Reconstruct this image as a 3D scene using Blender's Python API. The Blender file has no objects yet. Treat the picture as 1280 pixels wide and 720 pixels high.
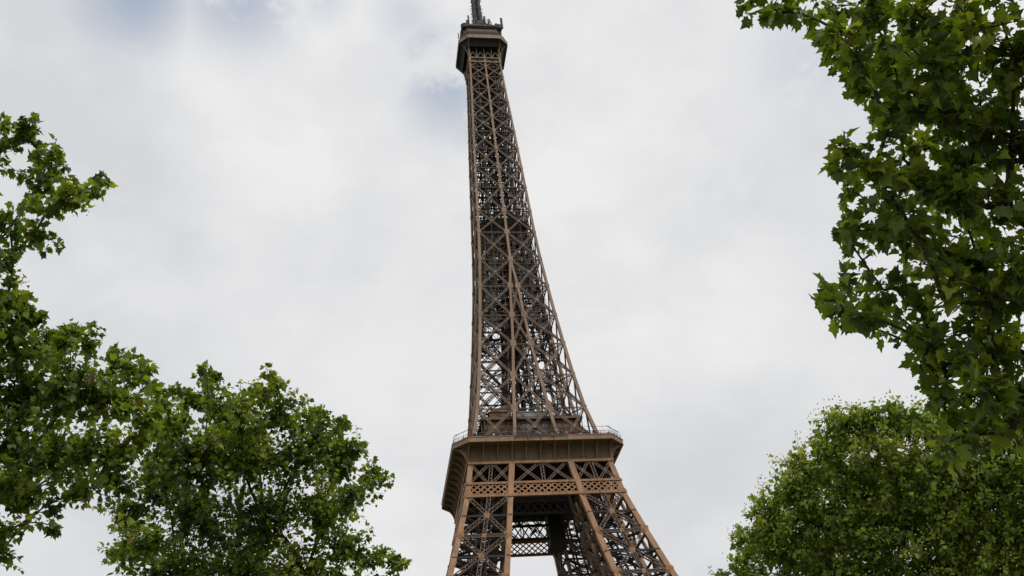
import bpy, math, random
import numpy as np
from mathutils import Vector, Matrix, noise
random.seed(7); rng = np.random.default_rng(7)
S = bpy.context.scene
COL = S.collection
R = math.radians

# ------------------------------------------------------------------ camera
CP = np.array([-46.94942, -243.49069, 1.7])
FW = np.array([0.15919081, 0.80318583, 0.57406517])
RT = np.array([0.98724654, -0.12856815, -0.09388562])
UP = np.array([0.0016011, -0.58168957, 0.81340929])
FPX = 1293.389
cam = bpy.data.cameras.new('camera'); co = bpy.data.objects.new('camera', cam); COL.objects.link(co)
cam.sensor_width = 36; cam.lens = FPX / 1280 * 36; cam.clip_start = .1; cam.clip_end = 20000
co.matrix_world = Matrix(((RT[0], UP[0], -FW[0], CP[0]), (RT[1], UP[1], -FW[1], CP[1]), (RT[2], UP[2], -FW[2], CP[2]), (0, 0, 0, 1)))
S.camera = co
S.render.resolution_x, S.render.resolution_y = 1024, 576

# ------------------------------------------------------------------ world: overcast sky with a few thin places
SUN_EL, SUN_AZ = R(48), R(152)          # azimuth clockwise from +Y: behind the camera, to its right
w = bpy.data.worlds.new('World'); S.world = w; w.use_nodes = True
nt = w.node_tree; N = nt.nodes; L = nt.links
for n in list(N): N.remove(n)
out = N.new('ShaderNodeOutputWorld'); bg = N.new('ShaderNodeBackground'); bg.inputs[1].default_value = .1
L.new(bg.outputs[0], out.inputs[0])
sky = N.new('ShaderNodeTexSky'); sky.sky_type = 'NISHITA'; sky.sun_disc = False
sky.sun_elevation = SUN_EL; sky.sun_rotation = SUN_AZ
tc = N.new('ShaderNodeTexCoord')
def noise_node(scale, detail, rough, off):
    m = N.new('ShaderNodeMapping'); m.inputs['Location'].default_value = off; m.inputs['Scale'].default_value = (1, 1, 1.5)
    L.new(tc.outputs['Generated'], m.inputs[0])
    t = N.new('ShaderNodeTexNoise'); t.inputs['Scale'].default_value = scale; t.inputs['Detail'].default_value = detail
    t.inputs['Roughness'].default_value = rough; L.new(m.outputs[0], t.inputs['Vector']); return t.outputs[0]
def math_node(op, a, b=None, clamp=False):
    m = N.new('ShaderNodeMath'); m.operation = op; m.use_clamp = clamp
    for i, x in enumerate((a, b)):
        if x is None: continue
        if isinstance(x, (int, float)): m.inputs[i].default_value = x
        else: L.new(x, m.inputs[i])
    return m.outputs[0]
def ramp(x, a, b, smooth=True):
    m = N.new('ShaderNodeMapRange'); m.interpolation_type = 'SMOOTHSTEP' if smooth else 'LINEAR'
    m.inputs[1].default_value = a; m.inputs[2].default_value = b; L.new(x, m.inputs[0]); return m.outputs[0]
def dirspot(px, py, rad, inner=.2):      # a soft patch of sky round one compass direction
    d = FW + RT * ((px - 640) / FPX) - UP * ((py - 360) / FPX); d = d / np.linalg.norm(d)
    v = N.new('ShaderNodeVectorMath'); v.operation = 'DISTANCE'; v.inputs[1].default_value = tuple(d)
    nrm = N.new('ShaderNodeVectorMath'); nrm.operation = 'NORMALIZE'; L.new(tc.outputs['Generated'], nrm.inputs[0])
    L.new(nrm.outputs[0], v.inputs[0])
    m = N.new('ShaderNodeMapRange'); m.interpolation_type = 'SMOOTHSTEP'
    m.inputs[1].default_value = rad * inner; m.inputs[2].default_value = rad; m.inputs[3].default_value = 1; m.inputs[4].default_value = 0
    L.new(v.outputs['Value'], m.inputs[0]); return m.outputs[0]
def mixc(f, a, b):
    m = N.new('ShaderNodeMix'); m.data_type = 'RGBA'
    for s, x in ((0, f), (6, a), (7, b)):
        if isinstance(x, (int, float)): m.inputs[s].default_value = x
        elif isinstance(x, tuple): m.inputs[s].default_value = x
        else: L.new(x, m.inputs[s])
    return m.outputs[2]
big = noise_node(2.3, 5, .5, (3.1, .4, 1.7)); fine = noise_node(6, 7, .55, (7, 2, 5)); wisp = noise_node(11, 8, .6, (1, 9, 2))
CLOUD_HI = (8.5, 8.45, 8.42, 1); CLOUD_LO = (6.6, 6.75, 7.05, 1)
shade = ramp(math_node('ADD', math_node('ADD', math_node('MULTIPLY', big, .5), math_node('MULTIPLY', fine, .35)), math_node('MULTIPLY', wisp, .15)), .37, .65)
for px, py, rad, k in ((40, 330, .30, -.3), (1020, 200, .26, -.40), (230, 560, .20, -.25), (560, 470, .2, -.2), (330, 170, .25, .3), (850, 330, .3, .3), (60, 60, .2, -.25), (880, 560, .16, -.2)):
    shade = math_node('ADD', shade, math_node('MULTIPLY', dirspot(px, py, rad, 0), k))
shade = math_node('MAXIMUM', math_node('MINIMUM', shade, 1.0), 0.0)
clouds = mixc(shade, CLOUD_LO, CLOUD_HI)
hole = None
for px, py, rad, k in ((562, 112, .075, .7), (540, 60, .045, .5), (505, 15, .05, .35), (300, -8, .09, .75), (170, -12, .08, .9), (395, -10, .05, .4), (1020, 70, .10, .3), (585, 150, .05, .45)):
    h = math_node('MULTIPLY', dirspot(px, py, rad, 0), k)
    hole = h if hole is None else math_node('MAXIMUM', hole, h)
hole = math_node('MULTIPLY', hole, ramp(math_node('ADD', math_node('MULTIPLY', wisp, .7), math_node('MULTIPLY', fine, .3)), .43, .55), clamp=True)
skyb = N.new('ShaderNodeVectorMath'); skyb.operation = 'SCALE'; skyb.inputs[3].default_value = 1.0; L.new(sky.outputs[0], skyb.inputs[0])
thin = mixc(.60, skyb.outputs[0], (5.2, 6.2, 7.6, 1))
L.new(mixc(hole, clouds, thin), bg.inputs[0])

sun = bpy.data.lights.new('sun', 'SUN'); so = bpy.data.objects.new('sun', sun); COL.objects.link(so)
sun.energy = 1.5; sun.angle = R(14); sun.color = (1, .95, .88)
sd = Vector((math.sin(SUN_AZ) * math.cos(SUN_EL), math.cos(SUN_AZ) * math.cos(SUN_EL), math.sin(SUN_EL)))
so.rotation_euler = sd.to_track_quat('Z', 'Y').to_euler()
S.view_settings.view_transform = 'Standard'; S.view_settings.look = 'None'; S.view_settings.gamma = 1; S.view_settings.exposure = 0
S.cycles.max_bounces = 6; S.cycles.transparent_max_bounces = 6

# ------------------------------------------------------------------ materials
def mat(name, base, rough=.6, var=.15, scale=.5, metallic=0, spec=.3, dark=None, bump=0, streak=False):
    m = bpy.data.materials.new(name); m.use_nodes = True; t = m.node_tree; b = t.nodes['Principled BSDF']
    b.inputs['Roughness'].default_value = rough; b.inputs['Metallic'].default_value = metallic
    b.inputs['Specular IOR Level'].default_value = spec
    g = t.nodes.new('ShaderNodeNewGeometry'); mp = t.nodes.new('ShaderNodeMapping')
    if streak: mp.inputs['Scale'].default_value = (1, 1, .25)
    t.links.new(g.outputs['Position'], mp.inputs[0])
    n = t.nodes.new('ShaderNodeTexNoise'); n.inputs['Scale'].default_value = scale; n.inputs['Detail'].default_value = 5
    t.links.new(mp.outputs[0], n.inputs['Vector'])
    r = t.nodes.new('ShaderNodeValToRGB'); r.color_ramp.elements[0].position = .3; r.color_ramp.elements[1].position = .7
    d = dark or tuple(c * (1 - var) for c in base)
    r.color_ramp.elements[0].color = (*d, 1); r.color_ramp.elements[1].color = (*[c * (1 + var) for c in base], 1)
    t.links.new(n.outputs[0], r.inputs[0]); t.links.new(r.outputs[0], b.inputs['Base Color'])
    if bump:
        bp = t.nodes.new('ShaderNodeBump'); bp.inputs['Strength'].default_value = bump
        t.links.new(n.outputs[0], bp.inputs['Height']); t.links.new(bp.outputs[0], b.inputs['Normal'])
    return m
M = {}
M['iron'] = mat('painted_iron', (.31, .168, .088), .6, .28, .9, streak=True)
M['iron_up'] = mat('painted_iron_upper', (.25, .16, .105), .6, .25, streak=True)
M['brace'] = mat('shaded_bracing', (.14, .094, .066), .65, .25, .8)  # iron paint darkened; shade on inner and far members put into the colour
M['brace_lit'] = mat('lit_bracing', (.17, .115, .08), .65, .22, .8)  # lighter copy of the bracing paint, the lit look put into its colour
M['dark'] = mat('shade_dark_iron', (.034, .029, .028), .7, .25, .7)  # near-black in place of brown: shade of insides and undersides put in the colour
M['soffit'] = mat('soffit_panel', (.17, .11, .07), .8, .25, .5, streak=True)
M['deck'] = mat('deck_plate', (.05, .046, .042), .8, .2, .8)
M['wood'] = mat('brown_cladding', (.17, .10, .06), .7, .25, 1.2)
M['net'] = mat('grey_mesh_cladding', (.085, .085, .088), .8, .45, .55, dark=(.025, .025, .027))
M['grey'] = mat('grey_metal', (.28, .28, .29), .5, .2, 1.0)
M['antenna'] = mat('antenna_metal', (.06, .056, .055), .6, .3, 1.0)
M['glass'] = mat('window_glass', (.12, .13, .15), .15, .1, 1.0, spec=.8)
M['red'] = mat('red_paint', (.20, .025, .025), .5, .15, 1.0)
M['stone'] = mat('masonry', (.38, .33, .26), .85, .2, .7, bump=.3)
M['gravel'] = mat('gravel', (.16, .14, .11), .95, .2, 3, bump=.5)
M['lawn'] = mat('lawn', (.05, .085, .025), .95, .35, .3, bump=.5)
M['bark'] = mat('bark', (.065, .055, .042), .85, .4, 3, bump=.5)
M['twig'] = mat('twig_bark', (.05, .04, .028), .8, .3, 5)
M['seed'] = mat('seed_ball', (.10, .075, .04), .9, .3, 30, bump=.6)

def leafmat(name, cols, trans=.45):
    m = bpy.data.materials.new(name); m.use_nodes = True; t = m.node_tree; b = t.nodes['Principled BSDF']
    b.inputs['Roughness'].default_value = .48; b.inputs['Specular IOR Level'].default_value = .4
    a = t.nodes.new('ShaderNodeAttribute'); a.attribute_name = 'tint'
    r = t.nodes.new('ShaderNodeValToRGB'); r.color_ramp.elements[0].color = (*cols[0][1], 1); r.color_ramp.elements[0].position = cols[0][0]
    r.color_ramp.elements[1].color = (*cols[-1][1], 1); r.color_ramp.elements[1].position = cols[-1][0]
    for p, c in cols[1:-1]:
        e = r.color_ramp.elements.new(p); e.color = (*c, 1)
    t.links.new(a.outputs['Fac'], r.inputs[0])
    tr = t.nodes.new('ShaderNodeBsdfTranslucent'); mx = t.nodes.new('ShaderNodeMixShader'); mx.inputs[0].default_value = trans
    g = t.nodes.new('ShaderNodeNewGeometry')           # the underside of a leaf is paler and duller
    hs = t.nodes.new('ShaderNodeMix'); hs.data_type = 'RGBA'; hs.inputs[7].default_value = (.16, .20, .09, 1)
    k = t.nodes.new('ShaderNodeMath'); k.operation = 'MULTIPLY'; k.inputs[1].default_value = .35
    t.links.new(g.outputs['Backfacing'], k.inputs[0]); t.links.new(k.outputs[0], hs.inputs[0]); t.links.new(r.outputs[0], hs.inputs[6])
    t.links.new(hs.outputs[2], b.inputs['Base Color'])
    sc = t.nodes.new('ShaderNodeMix'); sc.data_type = 'RGBA'; sc.blend_type = 'MULTIPLY'; sc.inputs[0].default_value = 1; sc.inputs[7].default_value = (1.5, 1.5, .4, 1)
    t.links.new(r.outputs[0], sc.inputs[6]); t.links.new(sc.outputs[2], tr.inputs[0])
    t.links.new(b.outputs[0], mx.inputs[1]); t.links.new(tr.outputs[0], mx.inputs[2])
    t.links.new(mx.outputs[0], t.nodes['Material Output'].inputs[0]); return m
PLANE = [(0, (.032, .06, .012)), (.35, (.095, .155, .016)), (.65, (.21, .295, .028)), (.9, (.36, .40, .052)), (.985, (.14, .12, .03)), (1, (.20, .06, .02))]
CLIP = [(0, (.035, .07, .010)), (.4, (.135, .235, .017)), (.75, (.28, .365, .033)), (1, (.42, .38, .15))]
M['leaf'] = leafmat('plane_leaf', PLANE); M['leaf_clip'] = leafmat('clipped_leaf', CLIP)

# ------------------------------------------------------------------ mesh helpers
class MB:
    def __init__(s): s.v = []; s.f = []; s.n = 0
    def add(s, v, f):
        s.v += [tuple(map(float, p)) for p in v]; s.f += [tuple(i + s.n for i in q) for q in f]; s.n += len(v); return s
    def box(s, a, b):
        x0, y0, z0 = a; x1, y1, z1 = b
        return s.add([(x0, y0, z0), (x1, y0, z0), (x1, y1, z0), (x0, y1, z0), (x0, y0, z1), (x1, y0, z1), (x1, y1, z1), (x0, y1, z1)],
                     [(0, 3, 2, 1), (4, 5, 6, 7), (0, 1, 5, 4), (1, 2, 6, 5), (2, 3, 7, 6), (3, 0, 4, 7)])
    def bar(s, p, q, wd, dp=None, nrm=(0, -1, 0), taper=1):
        p = np.array(p, float); q = np.array(q, float); d = q - p; l = np.linalg.norm(d)
        if l < 1e-6: return s
        d /= l; n = np.array(nrm, float); n -= d * (n @ d)
        if np.linalg.norm(n) < 1e-4:
            n = np.cross(d, (1, 0, 0))
            if np.linalg.norm(n) < 1e-3: n = np.cross(d, (0, 1, 0))
        n /= np.linalg.norm(n); t = np.cross(d, n); dp = dp or wd; a = t * wd / 2; b = n * dp / 2
        V = [p - a - b, p + a - b, p + a + b, p - a + b]; V += [q + (-a - b) * taper, q + (a - b) * taper, q + (a + b) * taper, q + (-a + b) * taper]
        return s.add(V, [(0, 3, 2, 1), (4, 5, 6, 7), (0, 1, 5, 4), (1, 2, 6, 5), (2, 3, 7, 6), (3, 0, 4, 7)])
    def tube(s, pts, rad, k=6):
        pts = [np.array(p, float) for p in pts]; V = []; n = len(pts)
        for i, p in enumerate(pts):
            d = pts[min(i + 1, n - 1)] - pts[max(i - 1, 0)]; d /= (np.linalg.norm(d) + 1e-9)
            a = np.cross(d, (0, 0, 1)); 
            if np.linalg.norm(a) < .2: a = np.cross(d, (1, 0, 0))
            a /= np.linalg.norm(a); b = np.cross(d, a)
            for j in range(k):
                t = 2 * math.pi * j / k; V.append(p + rad[i] * (a * math.cos(t) + b * math.sin(t)))
        F = [(i * k + j, i * k + (j + 1) % k, (i + 1) * k + (j + 1) % k, (i + 1) * k + j) for i in range(n - 1) for j in range(k)]
        F += [tuple(range(k))[::-1], tuple((n - 1) * k + j for j in range(k))]
        return s.add(V, F)
    def girder(s, p, q, wd, dp, nrm, chord=.18, step=None, lace=.1):
        """lattice girder: two chords of depth dp and zigzag lacing between them"""
        p = np.array(p, float); q = np.array(q, float); d = q - p; l = np.linalg.norm(d); d /= l
        n = np.array(nrm, float); n -= d * (n @ d); n /= np.linalg.norm(n); t = np.cross(d, n)
        o = t * (wd - chord) / 2
        s.bar(p + o, q + o, chord, dp, n); s.bar(p - o, q - o, chord, dp, n)
        k = max(2, int(l / (step or wd * 1.1)))
        for i in range(k):
            a = p + d * l * i / k; b = p + d * l * (i + 1) / k; sg = 1 if i % 2 else -1
            s.bar(a + o * sg + n * (dp / 2 - .05), b - o * sg + n * (dp / 2 - .05), lace, .07, n)
        return s
    def loft(s, rings, closed=True, caps=False):
        k = len(rings[0]); V = [p for r in rings for p in r]
        m = k if closed else k - 1
        F = [(i * k + j, i * k + (j + 1) % k, (i + 1) * k + (j + 1) % k, (i + 1) * k + j) for i in range(len(rings) - 1) for j in range(m)]
        if caps: F += [tuple(range(k))[::-1], tuple((len(rings) - 1) * k + j for j in range(k))]
        return s.add(V, F)
    def build(s, name, m, parent=None, smooth=False):
        me = bpy.data.meshes.new(name); me.from_pydata(s.v, [], s.f); me.materials.append(m)
        if smooth: me.polygons.foreach_set('use_smooth', [True] * len(me.polygons))
        o = bpy.data.objects.new(name, me); COL.objects.link(o); o.parent = parent; return o
def tag(o, label=None, cat=None, group=None, kind=None):
    for k, v in (('label', label), ('category', cat), ('group', group), ('kind', kind)):
        if v: o[k] = v
    return o
def empty(name, loc): o = bpy.data.objects.new(name, None); COL.objects.link(o); o.location = loc; o.empty_display_size = 1; return o
def rot(p, k):
    x, y, z = p
    for _ in range(k % 4): x, y = -y, x
    return (x, y, z)

# ------------------------------------------------------------------ ground
g = MB(); g.add([(-4000, -4000, 0), (4000, -4000, 0), (4000, 4000, 0), (-4000, 4000, 0)], [(0, 1, 2, 3)])
tag(g.build('ground', M['lawn']), kind='structure')
g = MB(); g.add([(-62, -400, .004), (-34, -400, .004), (-34, -75, .004), (-62, -75, .004)], [(0, 1, 2, 3)])
g.add([(-90, -75, .004), (90, -75, .004), (90, 90, .004), (-90, 90, .004)], [(0, 1, 2, 3)])
tag(g.build('path', M['gravel']), kind='structure')

# ================================================================== the tower
PIECES = {}
def piece(name, mb, m, parent, n=(0, -1, 0)):
    if not mb.v: return
    c = np.mean(np.array(mb.v), axis=0); d = CP - c; dist = np.linalg.norm(d)
    pr = dist + (0 if np.array(n, float) @ d / dist > .05 else 150) + (2000 if c[2] < 78 else 0)
    PIECES.setdefault(name, []).append((pr, len(PIECES.get(name, [])), mb, m, parent))
def flush_pieces(lim=98):
    for name, L_ in PIECES.items():
        L_.sort(key=lambda t: t[:2])
        for pr, _, mb, m, parent in L_[:lim]: mb.build(name, m, parent)
        if L_[lim:]:
            R_ = MB()
            for pr, _, mb, m, parent in L_[lim:]: R_.add(mb.v, mb.f)
            o = R_.build(name, L_[lim][3], TOWER); o['kind'] = 'stuff'
TOWER = empty('lattice_tower', (0, 0, 0))
tag(TOWER, 'tall brown iron lattice tower rising against the cloudy sky', 'tower')
HO = [0, 28, 57.6, 69, 80, 91, 101.8, 105.2, 111.2, 115.5, 122.1, 128, 138.7, 149.1, 159, 169.5, 179.5, 190, 198.4, 208.2, 232.6, 246, 256, 268, 276]
WO = [62, 47.5, 33.6, 29.2, 25.4, 22.2, 19.26, 18.7, 17.7, 16.8, 15.5, 14.3, 12.9, 11.8, 10.85, 9.98, 9.2, 8.6, 8.25, 7.85, 6.85, 6.2, 5.75, 5.3, 5.2]
HI = [0, 28, 57.6, 69, 80, 91, 101.8, 105.2, 111.2, 115.5, 122.1, 128, 138.7, 149.1, 159, 169.5, 179.5]
WI = [37, 28, 18.5, 14.8, 11.75, 9.8, 8.1, 7.6, 6.65, 6.0, 5.1, 4.5, 3.5, 2.45, 1.72, 1.1, 0.0]
wo = lambda h: float(np.interp(h, HO, WO)); wi = lambda h: float(np.interp(h, HI, WI))

def columns(mb, cs, hs, size):
    """cs: list of functions h -> (x, y)"""
    for c in cs:
        for h0, h1 in zip(hs[:-1], hs[1:]):
            a, b = c(h0), c(h1); s0 = size(h0)
            mb.bar((a[0], a[1], h0), (b[0], b[1], h1 + .02), s0, s0, (0, -1, 0))
def faceX(mb, a0, b0, a1, b1, n, wd, dp, mid=False, chord=.18, step=None, lace=.1):
    mb.girder(a0, b1, wd, dp, n, chord, step, lace)
    n2 = np.array(n, float) * .06
    mb.girder(np.array(b0) + n2, np.array(a1) + n2, wd, dp, n, chord, step, lace)
def plate(mb, c, n, s, th=.3):
    c = np.array(c, float); n = np.array(n, float); up = np.array((0, 0, 1.)); t = np.cross(up, n); t /= np.linalg.norm(t)
    pts = [(.46, .36), (.36, .5), (-.36, .5), (-.46, .36), (-.46, -.36), (-.36, -.5), (.36, -.5), (.46, -.36)]
    f = [c + (t * x + up * y) * s + n * th for x, y in pts]; b = [c + (t * x + up * y) * s for x, y in pts]
    mb.loft([b, f], caps=True)

# ---- the four legs under the second deck
LEGH = [0, 14, 28, 43, 57.6, 69, 80, 91, 101.8]
LEGSUB = LEGH + [105.2, 111.2]
for sx, sy in ((-1, -1), (1, -1), (1, 1), (-1, 1)):
    size = lambda h: 1.25 if h > 57 else 1.6
    cs = [lambda h, a=a, b=b: (sx * (wo(h) - .5 if a else wi(h) + .5), sy * (wo(h) - .5 if b else wi(h) + .5)) for a in (0, 1) for b in (0, 1)]
    f0 = MB(); a, b = 35, 64
    f0.box((min(sx * a, sx * b), min(sy * a, sy * b), -.5), (max(sx * a, sx * b), max(sy * a, sy * b), 2.2))
    leg = f0.build('leg', M['stone'], TOWER)
    for ci, c_ in enumerate(cs):
        c = MB(); columns(c, [c_], LEGSUB, (lambda h: size(h) * .7) if ci == 0 else size); piece('leg_column', c, M['brace'] if ci == 0 else M['iron'], leg)  # inner column in the darker bracing colour, standing in for shade inside the leg
    for h0, h1 in zip(LEGH[:-1], LEGH[1:]):
        for ax in (0, 1):
            for side in (0, 1):
                def P(t, h, off=0):
                    o = (wo(h) - off if side else wi(h) + off); e = wi(h) + (wo(h) - wi(h)) * t
                    return (sx * e, sy * o, h) if ax == 0 else (sx * o, sy * e, h)
                n = (0, sy if side else -sy, 0) if ax == 0 else (sx if side else -sx, 0, 0)
                fr = h0 > 57
                if side or fr:
                    x = MB()
                    faceX(x, P(.06, h0), P(.94, h0), P(.06, h1), P(.94, h1), n, .98, .5, chord=.17, step=.8, lace=.12)
                    x.girder(P(.5, h0), P(.5, h1), 1.0, .45, n, .17, .8, .12)
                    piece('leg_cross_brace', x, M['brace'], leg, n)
                    x = MB(); x.girder(P(.07, h0), P(.93, h0), .8, .4, n, .14, .9, .1)
                    hm = (h0 + h1) / 2; x.bar(P(.08, hm, .3), P(.92, hm, .3), .16, .2, n)
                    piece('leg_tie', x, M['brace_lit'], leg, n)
                if side:
                    pl = MB(); plate(pl, P(.5, (h0 + h1) / 2, -.25), n, 1.35, .12); piece('gusset_plate', pl, M['iron'], leg, n)
                    for t in (.06, .94): pl = MB(); plate(pl, P(t, h1, -.1), n, 1.9, .16); piece('gusset_plate', pl, M['iron'], leg, n)
                    pl = MB(); plate(pl, P(.5, h0, -.25), n, 1.0, .12); piece('gusset_plate', pl, M['iron'], leg, n)
        pb = MB()
        for h in (h0, (h0 + h1) / 2):
            a, b = wi(h), wo(h)
            q = [(sx * a, sy * a, h), (sx * b, sy * a, h), (sx * b, sy * b, h), (sx * a, sy * b, h)]
            pb.girder(q[0], q[2], .8, .4, (0, 0, 1), .16, 1.0, .1); pb.girder(q[1], q[3], .8, .4, (0, 0, 1), .16, 1.0, .1)
            for i in range(4): pb.bar(q[i], q[(i + 1) % 4], .3, .5, (0, 0, 1))
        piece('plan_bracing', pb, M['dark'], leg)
    tr = MB()
    for (u, v) in ((.38, .45), (.62, .45), (.38, .72), (.62, .72)):
        for h0, h1 in zip(LEGSUB[:-1], LEGSUB[1:]):
            f = lambda h: (sx * (wi(h) + (wo(h) - wi(h)) * u), sy * (wi(h) + (wo(h) - wi(h)) * v), h)
            tr.bar(f(h0), f(h1), .42, .42)
    for h in np.arange(2, 111, 1.5):
        f = lambda u, v: (sx * (wi(h) + (wo(h) - wi(h)) * u), sy * (wi(h) + (wo(h) - wi(h)) * v), h)
        tr.bar(f(.38, .45), f(.62, .45), .2, .2); tr.bar(f(.38, .72), f(.62, .72), .15, .2); tr.bar(f(.38, .45), f(.38, .72), .15, .15); tr.bar(f(.62, .45), f(.62, .72), .15, .15)
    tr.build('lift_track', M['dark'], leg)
    stt = MB(); k = 0
    for h in np.arange(1, 109, 2.4):
        f = lambda u, v, hh: (sx * (wi(hh) + (wo(hh) - wi(hh)) * u), sy * (wi(hh) + (wo(hh) - wi(hh)) * v), hh)
        a, b = ((.12, .86) if k % 2 else (.86, .12))
        p, q = f(a, .2, h), f(b, .2, h + 2.4)
        for dz in (0, 1.1): stt.bar((p[0], p[1], p[2] + dz), (q[0], q[1], q[2] + dz), .14, .3 if dz == 0 else .1)
        stt.bar(f(a, .2, h), f(a, .34, h), .9, .12, (0, 0, 1))
        p, q = f(a, .3, h), f(b, .3, h + 2.4); stt.bar(p, q, .8, .12, (0, 0, 1)); k += 1
    stt.build('stair', M['brace'], leg)

# ---- first deck and arches (below the picture)
d = MB(); oct4 = lambda w_, c_: [(-c_, -w_), (c_, -w_), (w_, -c_), (w_, c_), (c_, w_), (-c_, w_), (-w_, c_), (-w_, -c_)]
ring = lambda w_, c_, h: [(x, y, h) for x, y in oct4(w_, c_)]
def annulus(mb, ow, oc, iw, h0, h1):
    mb.loft([ring(iw, iw * .9, h0), ring(ow, oc, h0), ring(ow, oc, h1), ring(iw, iw * .9, h1), ring(iw, iw * .9, h0)])
annulus(d, 35.3, 34, 14, 55.5, 58.2); fd = d.build('first_deck', M['iron'], TOWER)
for k in range(4):
    a = MB(); pr = None
    for i in range(25):
        t = math.pi * i / 24; X = -math.cos(t) * 36; Z = 12 + math.sin(t) * 38; Y = -wo(Z) + .6
        for o, wd in ((0, 1.0),):
            p = rot((X, Y, Z), k); p2 = rot((X * 1.07, -wo(Z + 2) + .6, Z + 2.8 * math.sin(t)), k)
            if pr: a.bar(pr[0], p, 1.0, 1.0); a.bar(pr[1], p2, .7, .7); a.bar(pr[0], p2, .35, .35); a.bar(pr[1], p, .35, .35)
            pr = (p, p2)
    a.build('arch', M['iron'], TOWER)

# ---- belts under the second deck: a row of crosses over a diamond lattice band, on each side
for k in range(4):
    n = rot((0, -1, 0), k)
    fr = MB(); cr = MB()
    def P(x, h, off=0): return rot((x, -(wo(h) + off), h), k)
    for h, s in ((111.0, .55), (105.3, .55), (101.9, .6)):
        fr.bar(P(-wo(h) - .1, h, .12), P(wo(h) + .1, h, .12), s, .7, n)
    for sg in (-1, 1):
        xs = [(wi(h) + .5) * sg for h in (101.9, 105.3, 111.0)]
        for h0, h1 in ((101.9, 105.3), (105.3, 111.0)):
            fr.bar(P(sg * (wi(h0) + .5), h0, .25), P(sg * (wi(h1) + .5), h1, .25), 1.35, .5, n)
    fr.build('belt_frame', M['iron'], TOWER)
    # crosses: two in each leg bay, two between the legs
    for lo, hi in ((-1, -.0), ):
        pass
    bays = [(lambda h: -wo(h), lambda h: -wi(h)), (lambda h: -wi(h), lambda h: wi(h)), (lambda h: wi(h), lambda h: wo(h))]
    for A, B in bays:
        for j in range(2):
            f = lambda t, h: P(A(h) + (B(h) - A(h)) * t, h, -.05)
            t0, t1 = j / 2 + .05, j / 2 + .45
            cr = MB(); faceX(cr, f(t0, 105.5), f(t1, 105.5), f(t0, 110.8), f(t1, 110.8), n, .7, .3, chord=.17, step=.8, lace=.11)
            plate(cr, f((t0 + t1) / 2, 108.15), n, .85, .3); piece('belt_cross', cr, M['brace'], TOWER, n)
        cr = MB(); cr.girder(f(.5, 105.5), f(.5, 110.8), .9, .4, n, .2, .8, .11); piece('belt_post', cr, M['brace'], TOWER, n)
    la = MB(); z0, z1 = 102.2, 105.0; H = z1 - z0
    W0 = wo(103.5) - .3; stp = 1.62; m = int(2 * W0 / stp)
    stp = 2 * W0 / m
    for i in range(-1, m + 1):
        for sg in (1, -1):
            # diagonals rise by H over 2 steps
            x0 = -W0 + i * stp; x1 = x0 + 2 * stp
            a, b = (x0, z0), (x1, z1)
            if sg < 0: a, b = (x0, z1), (x1, z0)
            # clip to the band ends
            def clipx(p, q):
                if p[0] < -W0: t = (-W0 - p[0]) / (q[0] - p[0]); p = (-W0, p[1] + (q[1] - p[1]) * t)
                if q[0] > W0: t = (W0 - p[0]) / (q[0] - p[0]); q = (W0, p[1] + (q[1] - p[1]) * t)
                return p, q
            if x0 >= W0 or x1 <= -W0: continue
            a, b = clipx(a, b)
            la.bar(P(a[0], a[1], .1 + (.08 if sg > 0 else 0)), P(b[0], b[1], .1 + (.08 if sg > 0 else 0)), .31, .12, n)
    la.build('lattice_band', M['iron'], TOWER)
    # inner belt, at the inner faces of the legs
    ib = MB()
    Q = lambda x, h: rot((x, -(wi(h) + .2), h), k)
    for h in (111.0, 105.3, 101.9): ib.bar(Q(-wi(h), h), Q(wi(h), h), .6, .5, n)
    for j in range(3):
        f = lambda t, h: Q(-wi(h) + 2 * wi(h) * t, h)
        faceX(ib, f(j / 3, 105.5), f((j + 1) / 3, 105.5), f(j / 3, 110.8), f((j + 1) / 3, 110.8), n, .8, .35, chord=.22)
    for j in range(8):
        for a, b in ((j / 8, (j + 1) / 8), ((j + 1) / 8, j / 8)): ib.bar(f(a, 102.1), f(b, 105.1), .3, .15, n)
    for (za, zb) in ((105.5, 110.8),): ib.add([Q(-wi(za), za), Q(wi(za), za), Q(wi(zb), zb), Q(-wi(zb), zb), tuple(np.array(Q(-wi(za), za)) + .1 * np.array(n)), tuple(np.array(Q(wi(za), za)) + .1 * np.array(n)), tuple(np.array(Q(wi(zb), zb)) + .1 * np.array(n)), tuple(np.array(Q(-wi(zb), zb)) + .1 * np.array(n))], [(0, 1, 2, 3), (7, 6, 5, 4), (0, 4, 5, 1), (1, 5, 6, 2), (2, 6, 7, 3), (3, 7, 4, 0)]) if k != 2 else None
    ib.build('inner_belt', M['dark'], TOWER)

# ---- second deck: floor, flared soffit, brackets, parapet
DB, DW, DC = 111.3, 21.0, 17.6
dk = MB()
prof = []
for i in range(9):
    t = i / 8 * math.pi / 2; prof.append((17.75 + (DW - 17.75) * (1 - math.cos(t)), DB + (115.3 - DB) * math.sin(t)))
wallp = [(17.75, 111.3), (17.75, 113.4), (17.9, 114.3), (18.4, 114.95), (19.2, 115.2), (21.0, 115.25)]
rings = []
for o, h in wallp:
    u = (o - 17.75) / (DW - 17.75); rings.append(ring(o, 17.7 + (DC - 17.7) * u, h))
dk.loft(rings)
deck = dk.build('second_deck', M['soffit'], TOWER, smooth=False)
fl = MB(); annulus(fl, 20.9, DC - .05, 3.4, 115.3, 116.15); fl.build('floor_slab', M['deck'], deck)
fl = MB(); fl.loft([ring(17.6, 17.5, 111.4), ring(17.6, 17.5, 111.7)], caps=True); fl.build('ceiling_plate', M['dark'], deck)
bm_ = MB()
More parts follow.
